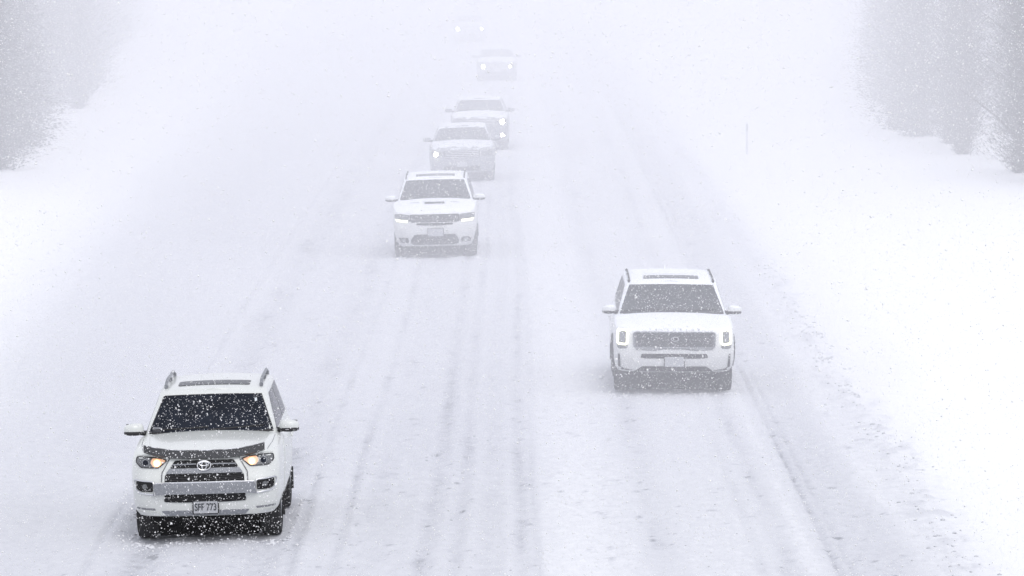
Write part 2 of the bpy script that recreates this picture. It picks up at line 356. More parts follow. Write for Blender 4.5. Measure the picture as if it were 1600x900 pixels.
class Car:
    def __init__(s, name, P, X, Y, label, cat, paint, yaw=0.0, roll=0.0, group=None):
        s.P = P; s.paint = M[paint]
        s.root = bpy.data.objects.new(name, None); C.objects.link(s.root); s.root.empty_display_size = .3
        s.root.location = (X, Y, P.get('gz', base_z(np.array([X]))[0]) - .015); s.root.rotation_euler = (0, roll, yaw)
        s.root.scale = (1, 1, 1)
        tagit(s.root, label, cat, group); s.body(); s.cabin(); s.wheels()
    def zt(s, y): return interp(s.P['top'], y)
    def body(s):
        P = s.P; L = P['L']; lv = []
        z0 = P['levels'][0][0]; zr = P['levels'][-1][0]; zb = .6
        for (z, yf, hw) in P['levels']:
            yr = L - .03 - .25 * max(0, (z - .9)) ** 1.2 - .06 * max(0, .55 - z)
            o = sweep_outline(L, hw, yf, yr, P['bow'], P['rc'], 22, P['taper'])
            ring = []
            for (x, y) in o:
                zz = z if z < zb else zb + (z - zb) * (s.zt(y) - zb) / (zr - zb)
                if z < .42: zz = z + .0 + (.10 * min(1, max(0, (y - 1.0) / 2)) if z < .42 else 0) * (.42 - z) / .1 * -.2
                ring.append((x, y, zz))
            lv.append(ring)
        bm = loft(lv, 12, lambda y, x: P['crown'] * min(1, max(.15, (y) / .6)))
        s.bvh = BVHTree.FromBMesh(bm)
        o = frombm('body', bm, s.paint, s.root, 38)
        # wheel arches cut through the sides
        cb = bmesh.new()
        for yw in P['axles']:
            for sx in (-1, 1):
                r = P['wr'] + .085
                v = bmesh.ops.create_cone(cb, cap_ends=True, segments=28, radius1=r, radius2=r, depth=.62)['verts']
                for q in v: q.co = Vector((q.co.z + sx * (P['hw'] - .14), q.co.x + yw, q.co.y + P['wr'] + .03))
        cut = frombm('cut', cb, M['under'])
        md = o.modifiers.new('b', 'BOOLEAN'); md.object = cut; md.operation = 'DIFFERENCE'; md.solver = 'EXACT'
        o.data.materials.append(M['under'])
        try: md.material_mode = 'TRANSFER'
        except Exception: pass
        dg = bpy.context.evaluated_depsgraph_get(); me = bpy.data.meshes.new_from_object(o.evaluated_get(dg))
        o.modifiers.clear(); o.data = me; bpy.data.objects.remove(cut)
        smooth(me, 38); s.bodyo = o
        # underbody
        bm = bmesh.new(); w = P['hw']
        bm_box(bm, (0, L / 2 + .05, .36), (w * 1.5, L - .7, .22), .03)
        bm_box(bm, (0, .52, .34), (w * 1.5, .55, .16), .03)
        bm_box(bm, (0, P['axles'][0], P['wr'] - .03), (w * 1.5, .16, .16), .04)
        bm_box(bm, (0, P['axles'][0] + .12, .30), (.5, .35, .2), .05)
        bm_box(bm, (0, P['axles'][1], P['wr'] - .03), (w * 1.5, .16, .16), .04)
        bm_box(bm, (.1, P['axles'][1], P['wr'] - .05), (.34, .34, .30), .08)
        bm_box(bm, (.0, 1.6, .27), (w * 1.3, .9, .12), .04)
        frombm('underbody', bm, M['under'], s.root)
        for sx in (-1, 1):
            for yw in P['axles']:
                bm = bmesh.new(); bm_box(bm, (sx * (w - .15), yw + P['wr'] + .09, .34), (.27, .015, .3), .004)
                frombm('mud_flap', bm, M['trim'], s.root)
        bm = bmesh.new(); bm_box(bm, (0, P['axles'][0] - .02, .23), (w * 2 - .60, .5, .36), .03); frombm('shade_block', bm, M['under'], s.root)  # black block added under the front so the gap reads as deep shade
    def cabin(s):
        P = s.P; K = P['cab']; lv = []; L = P['L']
        zb = K['zb']; N = 9
        for i in range(N + 1):
            t = i / N; 
            yf = K['fb'] + (K['ft'] - K['fb']) * t; yr = K['rb'] + (K['rt'] - K['rb']) * t; hw = K['wb'] + (K['wt'] - K['wb']) * t ** 1.15
            lv.append([(x, y, zb + (interp(K['roof'], y) - .05 - zb) * t) for x, y in sweep_outline(L, hw, yf, yr, .12, .10, 14, [(0, 1), (1, 1)])])
        for dx, dz in ((.02, .02), (.05, .035), (.09, .045)):
            lv.append([(x, y, interp(K['roof'], y) - .05 + dz) for x, y in sweep_outline(L, K['wt'] - dx, K['ft'] + dx * 1.2, K['rt'] - dx, .12, .10, 14, [(0, 1), (1, 1)])])
        bm = loft(lv, 10, lambda y, x: .025)
        s.cbvh = BVHTree.FromBMesh(bm); frombm('cabin', bm, s.paint, s.root, 40)
        # glass
        g = P.get('glass', 'glass')
        zbt = K['gb']; ztp = K['gt']; a, b = K['gbx'], K['gtx']
        s.ws = s.patch('windshield', roundpoly([(-a, zbt + .012), (-a * .5, zbt - .008), (0, zbt - .014), (a * .5, zbt - .008), (a, zbt + .012), (b, ztp), (b * .5, ztp + .012), (0, ztp + .016), (-b * .5, ztp + .012), (-b, ztp)], .03), g, off=.006, th=.02, bvh=s.cbvh)
        s.fline('windshield_trim', [(-a, zbt + .012), (-b, ztp), (-b * .5, ztp + .012), (0, ztp + .016), (b * .5, ztp + .012), (b, ztp), (a, zbt + .012)], .008, 'trim', bvh=s.cbvh, off=.004)
        # wipers and cowl
        for x0, x1 in ((-a * .95, -a * .05), (-a * .02, a * .85)):
            pts = [(x0 + (x1 - x0) * t, zbt + .035 + .03 * t) for t in np.linspace(0, 1, 9)]
            s.fline('wiper', pts, .011, 'trim', bvh=s.cbvh, off=.02)
        s.fline('cowl', [(-a, zbt - .002), (-a * .5, zbt - .02), (0, zbt - .024), (a * .5, zbt - .02), (a, zbt - .002)], .022, 'trim', bvh=s.cbvh, off=.0)
        # side windows
        gz0 = K['gb'] - .0; gz1 = K['gt'] - .01
        fb, ft = K['fb'], K['ft']
        yb = K.get('sidey', (fb + .42, ft + .28, ft + 1.08, ft + 1.15, ft + 2.02, ft + 2.08, K['rt'] - .2))
        for sx in (-1, 1):
            s.patch('front_window', roundpoly([(yb[0], gz0), (yb[2], gz0), (yb[2], gz1), (yb[1] + .05, gz1)], .04), g, view='side', sx=sx, off=.004, th=.015, bvh=s.cbvh)
            s.patch('rear_window', roundpoly([(yb[3], gz0), (yb[4], gz0), (yb[4], gz1), (yb[3], gz1)], .04), g, view='side', sx=sx, off=.004, th=.015, bvh=s.cbvh)
            if yb[6] - yb[5] > .3:
                s.patch('quarter_window', roundpoly([(yb[5], gz0 + .03), (yb[6] + .15, gz0 + .05), (yb[6], gz1 - .02), (yb[5], gz1)], .05), g, view='side', sx=sx, off=.004, th=.015, bvh=s.cbvh)
        # doors on the body side
        for sx in (-1, 1):
            bt = s.zt(2.0) - .05
            for (y0, y1, cut) in ((P['axles'][0] + .55, yb[2] + .04, 0), (yb[2] + .07, P['axles'][1] - .1, .42)):
                pl = [(y0, .47), (y1 - cut, .47), (y1, .47 + cut), (y1, bt), (y0, bt)] if cut else [(y0, .47), (y1, .47), (y1, bt), (y0, bt)]
                d = s.patch('door', roundpoly(pl, .05), None, view='side', sx=sx, off=.006, th=.02)
                hx = s.ray('side', y1 - .18, bt - .13, sx)
                if hx is not None:
                    bm = bmesh.new(); bm_box(bm, (hx + sx * .03, y1 - .18, bt - .13), (.03, .2, .035), .01); frombm('handle', bm, s.paint if P.get('hp', 1) else M['chrome'], d)
            s.patch('rocker_trim', [(P['axles'][0] + .5, .33), (P['axles'][1] - .48, .33), (P['axles'][1] - .48, .43), (P['axles'][0] + .5, .43)], 'trim', view='side', sx=sx, off=.02, th=.03)
        # mirrors
        mx0, mx1, mz0, mz1, my = P['mir']
        for sx in (-1, 1):
            bm = bmesh.new(); bmesh.ops.create_icosphere(bm, subdivisions=3, radius=1)
            cx, cz = (mx0 + mx1) / 2, (mz0 + mz1) / 2
            for v in bm.verts:
                c = v.co; p = 2.8; rr = (abs(c.x) ** p + abs(c.y) ** p + abs(c.z) ** p) ** (-1 / p); c = c * rr
                c.x *= (mx1 - mx0) / 2; c.z *= (mz1 - mz0) / 2 * (1 - .28 * (c.x / ((mx1 - mx0) / 2) * .5 + .5)); c.y *= .085
                v.co = Vector((sx * (cx + c.x), my + c.y + (.05 if c.x > 0 else 0) * 0 + abs(c.x) * .2, cz + c.z))
            h = frombm('mirror', bm, s.paint, s.root, 60)
            bm = bmesh.new(); bmesh.ops.create_icosphere(bm, subdivisions=3, radius=1)
            for v in bm.verts:
                c = v.co; p = 2.8; rr = (abs(c.x) ** p + abs(c.y) ** p + abs(c.z) ** p) ** (-1 / p); c = c * rr
                c.x *= (mx1 - mx0) / 2 * .98; c.z = c.z * (mz1 - mz0) / 2 * .42; c.y *= .082
                v.co = Vector((sx * (cx + c.x), my - .008 + c.y + abs(c.x) * .2, mz0 + (mz1 - mz0) * .23 + c.z))
            frombm('mirror_base', bm, M['trim'], h, 60)
            tube('mirror_arm', [(sx * (P['hw'] - .13), my + .1, mz0 + .015), (sx * (mx0 + .07), my + .03, mz0 + .035)], [.045, .03], M['trim'], h)
            bm = bmesh.new(); bm_box(bm, (sx * cx, my + .115, cz), ((mx1 - mx0) * .8, .01, (mz1 - mz0) * .7), .003); frombm('mirror_glass', bm, M['lens_in'], h)
    def wheels(s):
        P = s.P; wr = P['wr']; ww = .265
        if not hasattr(Car, 'cache'): Car.cache = {}
        key = round(wr, 3)
        if key not in Car.cache:
            bm = bmesh.new(); prof = [(-.5, .60), (-.5, .80), (-.47, .93), (-.38, .985), (-.2, 1.0), (.2, 1.0), (.38, .985), (.47, .93), (.5, .80), (.5, .60)]
            nseg = 48; rings = []
            for i in range(nseg):
                a = 2 * math.pi * i / nseg; k = 1 - .022 * (i % 2)
                rings.append([bm.verts.new((px * ww, math.cos(a) * wr * (pr * (k if pr > .97 else 1)), math.sin(a) * wr * (pr * (k if pr > .97 else 1)))) for px, pr in prof])
            for i in range(nseg):
                A, B = rings[i], rings[(i + 1) % nseg]
                for j in range(len(prof) - 1): bm.faces.new((A[j], A[j + 1], B[j + 1], B[j]))
            bmesh.ops.recalc_face_normals(bm, faces=bm.faces); me = bpy.data.meshes.new('tyre'); bm.to_mesh(me); bm.free(); smooth(me, 30); me.materials.append(M['tyre'])
            bm = bmesh.new(); r0 = wr * .62
            bm_tubeprof = [(.45, 1.0), (.42, .93), (-.42, .90), (-.45, 1.0)]
            rings = []
            for i in range(36):
                a = 2 * math.pi * i / 36; rings.append([bm.verts.new((px * ww, math.cos(a) * r0 * pr, math.sin(a) * r0 * pr)) for px, pr in bm_tubeprof])
            for i in range(36):
                A, B = rings[i], rings[(i + 1) % 36]
                for j in range(3): bm.faces.new((A[j], A[j + 1], B[j + 1], B[j]))
            for k in range(6):
                a = k * math.pi / 3; rot = Matrix.Rotation(a, 3, 'X')
                bm_box(bm, rot @ Vector((.105, r0 * .5, 0)), (.03, r0 * .95, .07), .008, rot)
            v = bmesh.ops.create_cone(bm, cap_ends=True, segments=20, radius1=.08, radius2=.07, depth=.05)['verts']
            for q in v: q.co = Vector((q.co.z + .105, q.co.x, q.co.y))
            v = bmesh.ops.create_cone(bm, cap_ends=True, segments=24, radius1=r0 * .72, radius2=r0 * .72, depth=.02)['verts']
            for q in v: q.co = Vector((q.co.z + .03, q.co.x, q.co.y))
            bmesh.ops.recalc_face_normals(bm, faces=bm.faces); m2 = bpy.data.meshes.new('rim'); bm.to_mesh(m2); bm.free(); smooth(m2, 30); m2.materials.append(M['rim'])
            Car.cache[key] = (me, m2)
        ty, ri = Car.cache[key]
        for yw in P['axles']:
            for sx in (-1, 1):
                w = bpy.data.objects.new('wheel', ty); C.objects.link(w); w.parent = s.root
                w.location = (sx * (P['hw'] - .165), yw, wr); w.rotation_euler = (random.random(), 0, 0 if sx > 0 else math.pi)
                r = bpy.data.objects.new('rim', ri); C.objects.link(r); r.parent = w
    # ---- projection of parts on to the shell
    def ray(s, view, a, b, sx=1, bvh=None):
        bvh = bvh or s.bvh
        if view == 'front': h = bvh.ray_cast(Vector((a, -3, b)), Vector((0, 1, 0)))
        elif view == 'side': h = bvh.ray_cast(Vector((sx * 4, a, b)), Vector((-sx, 0, 0)))
        else: h = bvh.ray_cast(Vector((a, b, 4)), Vector((0, 0, -1)))
        if h[0] is None: return None
        return {'front': h[0].y, 'side': h[0].x, 'top': h[0].z}[view]
    def pos(s, view, a, b, off, sx=1, bvh=None):
        d = s.ray(view, a, b, sx, bvh)
        if d is None:
            best = None
            for k in range(1, 12):     # slipped off the edge: pull towards the shell
                f = 1 - .012 * k
                if view == 'front': d = s.ray(view, a * f, b, sx, bvh) or s.ray(view, a * f, b * f, sx, bvh)
                elif view == 'side': d = s.ray(view, a, b - .01 * k, sx, bvh) or s.ray(view, a, b + .01 * k, sx, bvh)
                else: d = s.ray(view, a * f, b, sx, bvh)
                if d is not None: break
            if d is None: d = .1 if view == 'front' else (s.P['hw'] * sx if view == 'side' else 1.0)
        if view == 'front': return Vector((a, d - off, b))
        if view == 'side': return Vector((d + sx * off, a, b))
        return Vector((a, b, d + off))
    def patch(s, name, outline, m, view='front', off=.005, th=.02, sx=1, bvh=None, parent=None, step=.06, lens=0):
        bm = bmesh.new(); bm.faces.new([bm.verts.new((a, b, 0)) for a, b in outline])
        xs = [a for a, b in outline]; ys = [b for a, b in outline]
        for ax, lo, hi in ((0, min(xs), max(xs)), (1, min(ys), max(ys))):
            v = math.ceil(lo / step + .2) * step
            while v < hi - .2 * step:
                bmesh.ops.bisect_plane(bm, geom=bm.verts[:] + bm.edges[:] + bm.faces[:], plane_co=(v, 0, 0) if ax == 0 else (0, v, 0), plane_no=(1, 0, 0) if ax == 0 else (0, 1, 0)); v += step
        fr = bm.faces[:]; r = bmesh.ops.extrude_face_region(bm, geom=fr)
        back = [g for g in r['geom'] if isinstance(g, bmesh.types.BMVert)]; bs = set(back)
        for v in bm.verts:
            v.co = s.pos(view, v.co.x, v.co.y, off if v not in bs else off - th, sx, bvh)
        return frombm(name, bm, (M[m] if m else s.paint), parent or s.root, 35)
    def fline(s, name, pts, r, m, view='front', off=.006, closed=False, sx=1, bvh=None, parent=None, step=.06):
        q = []
        n = len(pts)
        for i in range(n if closed else n - 1):
            a = Vector(pts[i]); b = Vector(pts[(i + 1) % n]); k = max(1, int((b - a).length / step))
            q += [a.lerp(b, j / k) for j in range(k)]
        if not closed: q.append(Vector(pts[-1]))
        return tube(name, [s.pos(view, p.x, p.y, off, sx, bvh) for p in q], r, M[m] if m else s.paint, parent or s.root, closed)
    def mir2(s, name, pts, m, **k):
        out = []
        for sx in (-1, 1): out.append(s.patch(name, [(sx * a, b) for a, b in pts], m, **k))
        return out
    def disc(s, name, x, z, r, m, off=.02, rz=None, parent=None, depth=.03):
        bm = bmesh.new(); v = bmesh.ops.create_cone(bm, cap_ends=True, segments=20, radius1=r, radius2=r * .9, depth=depth)['verts']
        p = s.pos('front', x, z, off)
        for q in v: q.co = Vector((q.co.x + x, -q.co.z * -1 * -1 + p.y, q.co.y * ((rz or r) / r) + z))
        return frombm(name, bm, M[m], parent or s.root, 40)
    def ball(s, name, x, z, r, m, off=.02, parent=None, view='front'):
        bm = bmesh.new(); bmesh.ops.create_uvsphere(bm, u_segments=14, v_segments=8, radius=r)
        p = s.pos('front', x, z, off)
        for q in bm.verts: q.co = Vector((q.co.x + x, q.co.y * .5 + p.y, q.co.z + z))
        return frombm(name, bm, M[m], parent or s.root, 60)
    def plate(s, x, z0, z1, hw, text=None, off=.03):
        y = min(s.pos('front', x + d, (z0 + z1) / 2, off).y for d in (-hw, 0, hw))
        bm = bmesh.new(); bm_box(bm, (x, y + .006, (z0 + z1) / 2), (hw * 2 + .03, .012, z1 - z0 + .025), .004); fr = frombm('plate_frame', bm, M['trim'], s.root)
        bm = bmesh.new(); bm_box(bm, (x, y - .003, (z0 + z1) / 2), (hw * 2, .006, z1 - z0), .002); pl = frombm('licence_plate', bm, M['plate'], s.root)
        if text:
            cu = bpy.data.curves.new('lettering', 'FONT'); cu.body = text; cu.size = .112; cu.align_x = 'CENTER'; cu.align_y = 'CENTER'; cu.extrude = .002; cu.space_character = .98; cu.offset = .0015
            t = bpy.data.objects.new('lettering', cu); C.objects.link(t)
            dg = bpy.context.evaluated_depsgraph_get(); me = bpy.data.meshes.new_from_object(t.evaluated_get(dg)); bpy.data.objects.remove(t)
            xs = [v.co.x for v in me.vertices]; k = (hw * 1.8) / (max(xs) - min(xs))
            me.transform(Matrix.Translation((x, y - .0085, (z0 + z1) / 2)) @ Matrix.Rotation(R(90), 4, 'X') @ Matrix.Diagonal((k, 1.15, 1, 1)))
            me.materials.clear(); link('lettering', me, M['ink'], pl)
        return pl
    def sunroof(s, x, y0, y1, m='glass'):
        s.patch('sunroof', roundpoly([(-x, y0), (x, y0), (x, y1), (-x, y1)], .05), m, view='top', off=.008, th=.02, bvh=s.cbvh, step=.12)
    def rails(s, x0, x1, y0, y1, h, m='chrome', r=.022):
        for sx in (-1, 1):
            pts = []
            for t in np.linspace(0, 1, 12):
                x = x0 + (x1 - x0) * t; y = y0 + (y1 - y0) * t; z = s.pos('top', x, y, 0, bvh=s.cbvh).z + h * min(1, 6 * t, 6 * (1 - t)) ** .6 + .012
                pts.append((sx * x, y, z))
            ra = tube('roof_rail', pts, r, M[m], s.root)
            for t in (.04, .5, .96):
                x = x0 + (x1 - x0) * t; y = y0 + (y1 - y0) * t; z = s.pos('top', x, y, 0, bvh=s.cbvh).z
                bm = bmesh.new(); bm_box(bm, (sx * x, y, z + h * .4), (.045, .16, h * .9), .012); frombm('rail_foot', bm, M['frost' if m == 'frost' else 'trim'], ra)
def spec(L, hw, z0, zh, nose, top, cab, mir, wr=.385, ax=(.92, 3.71), bow=.10, rc=.22, crown=.05, **k):
    d = dict(L=L, hw=hw, bow=bow, rc=rc, crown=crown, top=top, cab=cab, mir=mir, wr=wr, axles=ax,
             taper=[(0, .985), (.15, .995), (.3, 1.0), (.8, 1.0), (1.0, .965)])
    d['levels'] = nose; d.update(k); return d

# ------------------------------------------------------------------ front left: white SUV with hood deflector and amber lamps
P1 = spec(4.80, .955, .37, 1.15,
    [(.37, .10, .80), (.385, .05, .87), (.44, .03, .915), (.55, .015, .94), (.66, .0, .945), (.80, .0, .95), (.86, .03, .955), (.95, .05, .955), (1.04, .075, .945), (1.10, .105, .93), (1.13, .14, .905), (1.15, .19, .865)],
    [(0, 1.15), (.3, 1.17), (.8, 1.215), (1.5, 1.245), (2.2, 1.20), (4.8, 1.17)],
    dict(zb=1.12, fb=1.40, ft=2.25, rb=4.72, rt=4.45, wb=.885, wt=.70, roof=[(2.2, 1.735), (2.8, 1.775), (4.0, 1.77), (4.5, 1.74)], gb=1.262, gt=1.678, gbx=.80, gtx=.635),
    (.88, 1.14, 1.225, 1.395, 1.78), wr=.39, ax=(.94, 3.73), bow=.10, rc=.24, crown=.05)
c = Car('suv', P1, -3.86, 60.2, 'nearest vehicle, white off-road SUV with dark hood deflector, amber lamps and plate SFF 773', 'SUV', 'white', roll=R(-1.5), yaw=R(.3))
frame = c.patch('grille_surround', roundpoly([(-.535, .80), (-.53, .93), (-.42, 1.115), (-.36, 1.135), (.36, 1.135), (.42, 1.115), (.53, .93), (.535, .80)], .03), None, off=.035, th=.07)
gr = c.patch('grille', roundpoly([(-.505, .80), (-.50, .90), (-.47, .925), (.47, .925), (.50, .90), (.505, .80)], .02), 'mesh', off=.042, th=.03)
for i in range(5): c.fline('grille_bar', [(-.48, .818 + i * .023), (.48, .818 + i * .023)], .005, 'trim', off=.05, parent=gr)
gu = c.patch('upper_grille', roundpoly([(-.435, .99), (-.37, 1.085), (.37, 1.085), (.435, .99)], .02), 'mesh', off=.042, th=.03)
c.fline('grille_bar', [(-.40, 1.035), (-.1, 1.04)], .009, 'frost', off=.052, parent=gu); c.fline('grille_bar', [(.1, 1.04), (.40, 1.035)], .009, 'frost', off=.052, parent=gu)
c.patch('grille_band', roundpoly([(-.49, .925), (-.44, .988), (.44, .988), (.49, .925)], .02), 'frost', off=.058, th=.04)
def ell(cx, cz, rx, rz, n=20): return [(cx + rx * math.cos(2 * math.pi * i / n), cz + rz * math.sin(2 * math.pi * i / n)) for i in range(n)]
em = c.patch('emblem', ell(0, 1.02, .092, .064), 'trim', off=.062, th=.03)
for a_ in ((0, 1.02, .085, .058), (0, 1.022, .030, .056), (0, 1.042, .058, .024)):
    c.fline('emblem_ring', ell(*a_), .0085, 'chrome', off=.07, closed=True, parent=em, step=.5)
c.fline('grille_outline', [(-.545, .82), (-.54, .93), (-.43, 1.12)], .006, 'grey', off=.004); c.fline('grille_outline', [(.545, .82), (.54, .93), (.43, 1.12)], .006, 'grey', off=.004)
bar = c.patch('bumper_bar', roundpoly([(-.66, .65), (-.62, .805), (-.50, .81), (.50, .81), (.62, .805), (.66, .65), (.52, .665), (-.52, .665)], .02), 'frost', off=.05, th=.09)
c.fline('bumper_bar_edge', [(-.62, .808), (-.5, .813), (.5, .813), (.62, .808)], .010, 'chrome', off=.05, parent=bar)
for sx in (-1, 1):
    pk = c.patch('fog_lamp_pocket', roundpoly([(sx * .655, .695), (sx * .66, .815), (sx * .875, .83), (sx * .875, .735), (sx * .82, .70)], .02), 'mesh', off=.012, th=.03)
    c.fline('pocket_trim', roundpoly([(sx * .63, .655), (sx * .645, .822), (sx * .90, .845), (sx * .895, .73), (sx * .83, .68)], .03), .011, 'chrome', off=.012, closed=True, parent=pk)
    c.disc('fog_lamp', sx * .76, .765, .036, 'lens', off=.02, parent=pk)
    hl = c.patch('headlight', roundpoly([(sx * .47, 1.085), (sx * .56, 1.115), (sx * .74, 1.13), (sx * .865, 1.125), (sx * .875, 1.06), (sx * .81, 1.0), (sx * .58, .995)], .02), 'lens', off=.010, th=.03)
    c.fline('headlight_brow', [(sx * .455, 1.095), (sx * .56, 1.13), (sx * .74, 1.15), (sx * .86, 1.14)], .010, None, off=.01)
    c.fline('headlight_rim', roundpoly([(sx * .47, 1.085), (sx * .56, 1.115), (sx * .74, 1.13), (sx * .865, 1.125), (sx * .875, 1.06), (sx * .81, 1.0), (sx * .58, .995)], .02), .006, 'trim', off=.012, closed=True, parent=hl)
    c.disc('lamp_ring', sx * .745, 1.06, .052, 'lens_in', off=.02, parent=hl); c.ball('projector', sx * .745, 1.06, .036, 'glass', off=.035, parent=hl)
    c.patch('amber_reflector', roundpoly([(sx * .485, 1.083), (sx * .55, 1.105), (sx * .66, 1.115), (sx * .685, 1.06), (sx * .65, 1.005), (sx * .585, 1.003)], .02), 'amber_r', off=.016, th=.02, parent=hl)
    c.disc('amber_bowl', sx * .60, 1.053, .050, 'amber_m', off=.022, parent=hl, depth=.02)
    c.ball('amber_bulb', sx * .60, 1.052, .030, 'amber', off=.03, parent=hl)
    c.patch('bumper_slot', roundpoly([(sx * .63, .455), (sx * .64, .482), (sx * .88, .492), (sx * .88, .468)], .008), 'grey', off=.004, th=.02)
    c.patch('bumper_corner', roundpoly([(sx * .56, .385), (sx * .62, .435), (sx * .9, .44), (sx * .87, .385)], .02), None, off=.02, th=.03)
c.patch('lower_grille', roundpoly([(-.52, .565), (-.51, .66), (.51, .66), (.52, .565), (.3, .555), (-.3, .555)], .02), 'mesh', off=.012, th=.03)
c.patch('bumper_valance', roundpoly([(-.50, .385), (-.56, .45), (.56, .45), (.50, .385)], .02), 'frost', off=.006, th=.02)
c.plate(.005, .415, .565, .152, 'SFF 773', off=.03)
# hood deflector standing on the front edge of the hood
bm = bmesh.new(); rows = []
for i in range(33):
    u = -1 + i / 16; x = .765 * u
    zc = 1.095 + .085 * abs(u) ** 3 ; y0 = .04 + .10 * abs(u) ** 2.4
    top = zc + .115 - .015 * abs(u) ** 6
    sec = [(y0 + .02, zc), (y0 - .035, zc + .02), (y0 - .02, top), (y0 + .0, top + .006), (y0 + .02, top - .01), (y0 + .03, zc)]
    rows.append([bm.verts.new((x, a, b)) for a, b in sec])
for A, B in zip(rows[:-1], rows[1:]):
    for k in range(6): bm.faces.new((A[k], A[(k + 1) % 6], B[(k + 1) % 6], B[k]))
bm.faces.new(rows[0]); bm.faces.new(rows[-1][::-1])
frombm('hood_deflector', bm, mat('smoked_acrylic', (.02, .021, .024), .3, coat=.4, snow=.1), c.root, 60)
for sx in (-1, 1):
    c.fline('hood_crease', [(sx * .70, .45), (sx * .74, .9), (sx * .77, 1.35)], .006, None, view='top', off=.0)
    c.fline('hood_gap', [(sx * .79, .35), (sx * .835, .8), (sx * .845, 1.38)], .004, 'grey', view='top', off=.001)
c.sunroof(.47, 2.62, 3.05, 'glass_fr'); c.rails(.625, .625, 2.55, 4.35, .062, 'frost', .022)
c.patch('windshield_sticker', [(.555, 1.60), (.585, 1.60), (.58, 1.635), (.55, 1.635)], 'sticker', off=.014, th=.004, bvh=c.cbvh, parent=c.ws)
c.patch('inspection_sticker', [(-.76, 1.285), (-.66, 1.285), (-.655, 1.33), (-.75, 1.33)], 'grey', off=.014, th=.004, bvh=c.cbvh, parent=c.ws)
# soft dashboard / seats hinted by headrests is not visible through the tinted pane

# ------------------------------------------------------------------ right: white boxy SUV with ring lamps
P2 = spec(5.0, .995, .36, 1.08,
    [(.38, .12, .86), (.40, .05, .92), (.47, .02, .965), (.58, .0, .985), (.70, .0, .99), (.80, .015, .99), (.92, .02, .985), (1.02, .03, .975), (1.06, .05, .96), (1.08, .09, .93)],
    [(0, 1.08), (.25, 1.12), (.7, 1.16), (1.4, 1.20), (2.2, 1.17), (5.0, 1.16)],
    dict(zb=1.08, fb=1.28, ft=2.05, rb=4.92, rt=4.72, wb=.93, wt=.755, roof=[(2.0, 1.69), (2.6, 1.735), (4.2, 1.735), (4.8, 1.70)], gb=1.222, gt=1.64, gbx=.85, gtx=.69),
    (.93, 1.155, 1.20, 1.36, 1.62), wr=.385, ax=(.93, 3.83), bow=.09, rc=.20, crown=.045)
P2['glass'] = 'glass_fr'; P2['gz'] = 0.0
c = Car('suv', P2, 2.63, 77.5, 'white boxy SUV driving alone in the right lane with square ring-shaped headlights', 'SUV', 'white_b', roll=R(.25), yaw=R(-.3))
go = roundpoly([(-.655, .83), (-.64, .79), (-.3, .775), (-.17, .795), (.17, .795), (.3, .775), (.64, .79), (.655, .83), (.665, 1.01), (.63, 1.04), (-.63, 1.04), (-.665, 1.01)], .02)
gr = c.patch('grille', go, 'grey', off=.012, th=.03)
for i in range(9):
    z = .82 + i * .024
    for o_ in (0,):
        c.fline('grille_mesh', [(-.62 + .04 * k, z + (.006 if k % 2 else -.006)) for k in range(32)], .0055, 'mesh', off=.016, parent=gr, step=.5)
c.fline('grille_frame', go, .013, 'frost', off=.02, closed=True, parent=gr)
em = c.patch('emblem', ell(.01, .93, .06, .034), 'mesh', off=.024, th=.02, parent=gr); c.fline('emblem_ring', ell(.01, .93, .058, .032), .007, 'chrome', off=.03, closed=True, parent=gr, step=.5)
c.fline('chrome_lip', [(-.62, .762), (-.32, .745), (-.18, .77), (.18, .77), (.32, .745), (.62, .762)], .006, 'grey', off=.012)
for sx in (-1, 1):
    hl = c.patch('headlight', roundpoly([(sx * .762, .775), (sx * .75, 1.08), (sx * .90, 1.10), (sx * .93, 1.06), (sx * .93, .80), (sx * .90, .765)], .03), 'lens', off=.010, th=.03)
    rg = roundpoly([(sx * .770, .84), (sx * .762, 1.065), (sx * .912, 1.08), (sx * .920, .85)], .03)
    c.fline('ring_lamp', rg, .020, 'led', off=.022, closed=True, parent=hl, step=.04)
    c.patch('lamp_core', roundpoly([(sx * .805, .875), (sx * .80, 1.035), (sx * .875, 1.04), (sx * .885, .885)], .02), 'lens_in', off=.018, th=.02, parent=hl)
    c.patch('bumper_slot', roundpoly([(sx * .865, .47), (sx * .885, .685), (sx * .915, .685), (sx * .91, .47)], .01), 'mesh', off=.006, th=.02)
    c.patch('corner_cladding', roundpoly([(sx * .55, .385), (sx * .66, .42), (sx * .80, .44), (sx * .955, .51), (sx * .95, .42), (sx * .90, .385)], .01), 'mesh', off=.010, th=.03)
    c.fline('hood_crease', [(sx * .60, .35), (sx * .66, .9), (sx * .70, 1.25)], .008, None, view='top', off=.0)
    c.fline('arch_trim', [(P2['axles'][0] + .5 * math.cos(t), .42 + .5 * math.sin(t)) for t in np.linspace(.0, math.pi * .97, 16)], .03, 'trim', view='side', sx=sx, off=-.005)
c.patch('upper_intake', roundpoly([(-.55, .625), (-.53, .69), (.53, .69), (.55, .625), (.4, .615), (-.4, .615)], .02), 'mesh', off=.010, th=.03)
c.patch('lower_intake', roundpoly([(-.64, .40), (-.52, .485), (.52, .485), (.64, .40)], .02), 'mesh', off=.010, th=.03)
c.patch('skid_plate', roundpoly([(-.50, .375), (-.56, .41), (.56, .41), (.50, .375)], .01), 'grey', off=.02, th=.03)
c.plate(.0, .485, .645, .155, off=.03)
cu = bpy.data.curves.new('hood_lettering', 'FONT'); cu.body = 'TELLURIDE'; cu.size = .042; cu.align_x = 'CENTER'; cu.space_character = 3.6; cu.extrude = .003
t = bpy.data.objects.new('l', cu); C.objects.link(t); dg = bpy.context.evaluated_depsgraph_get(); me = bpy.data.meshes.new_from_object(t.evaluated_get(dg)); bpy.data.objects.remove(t)
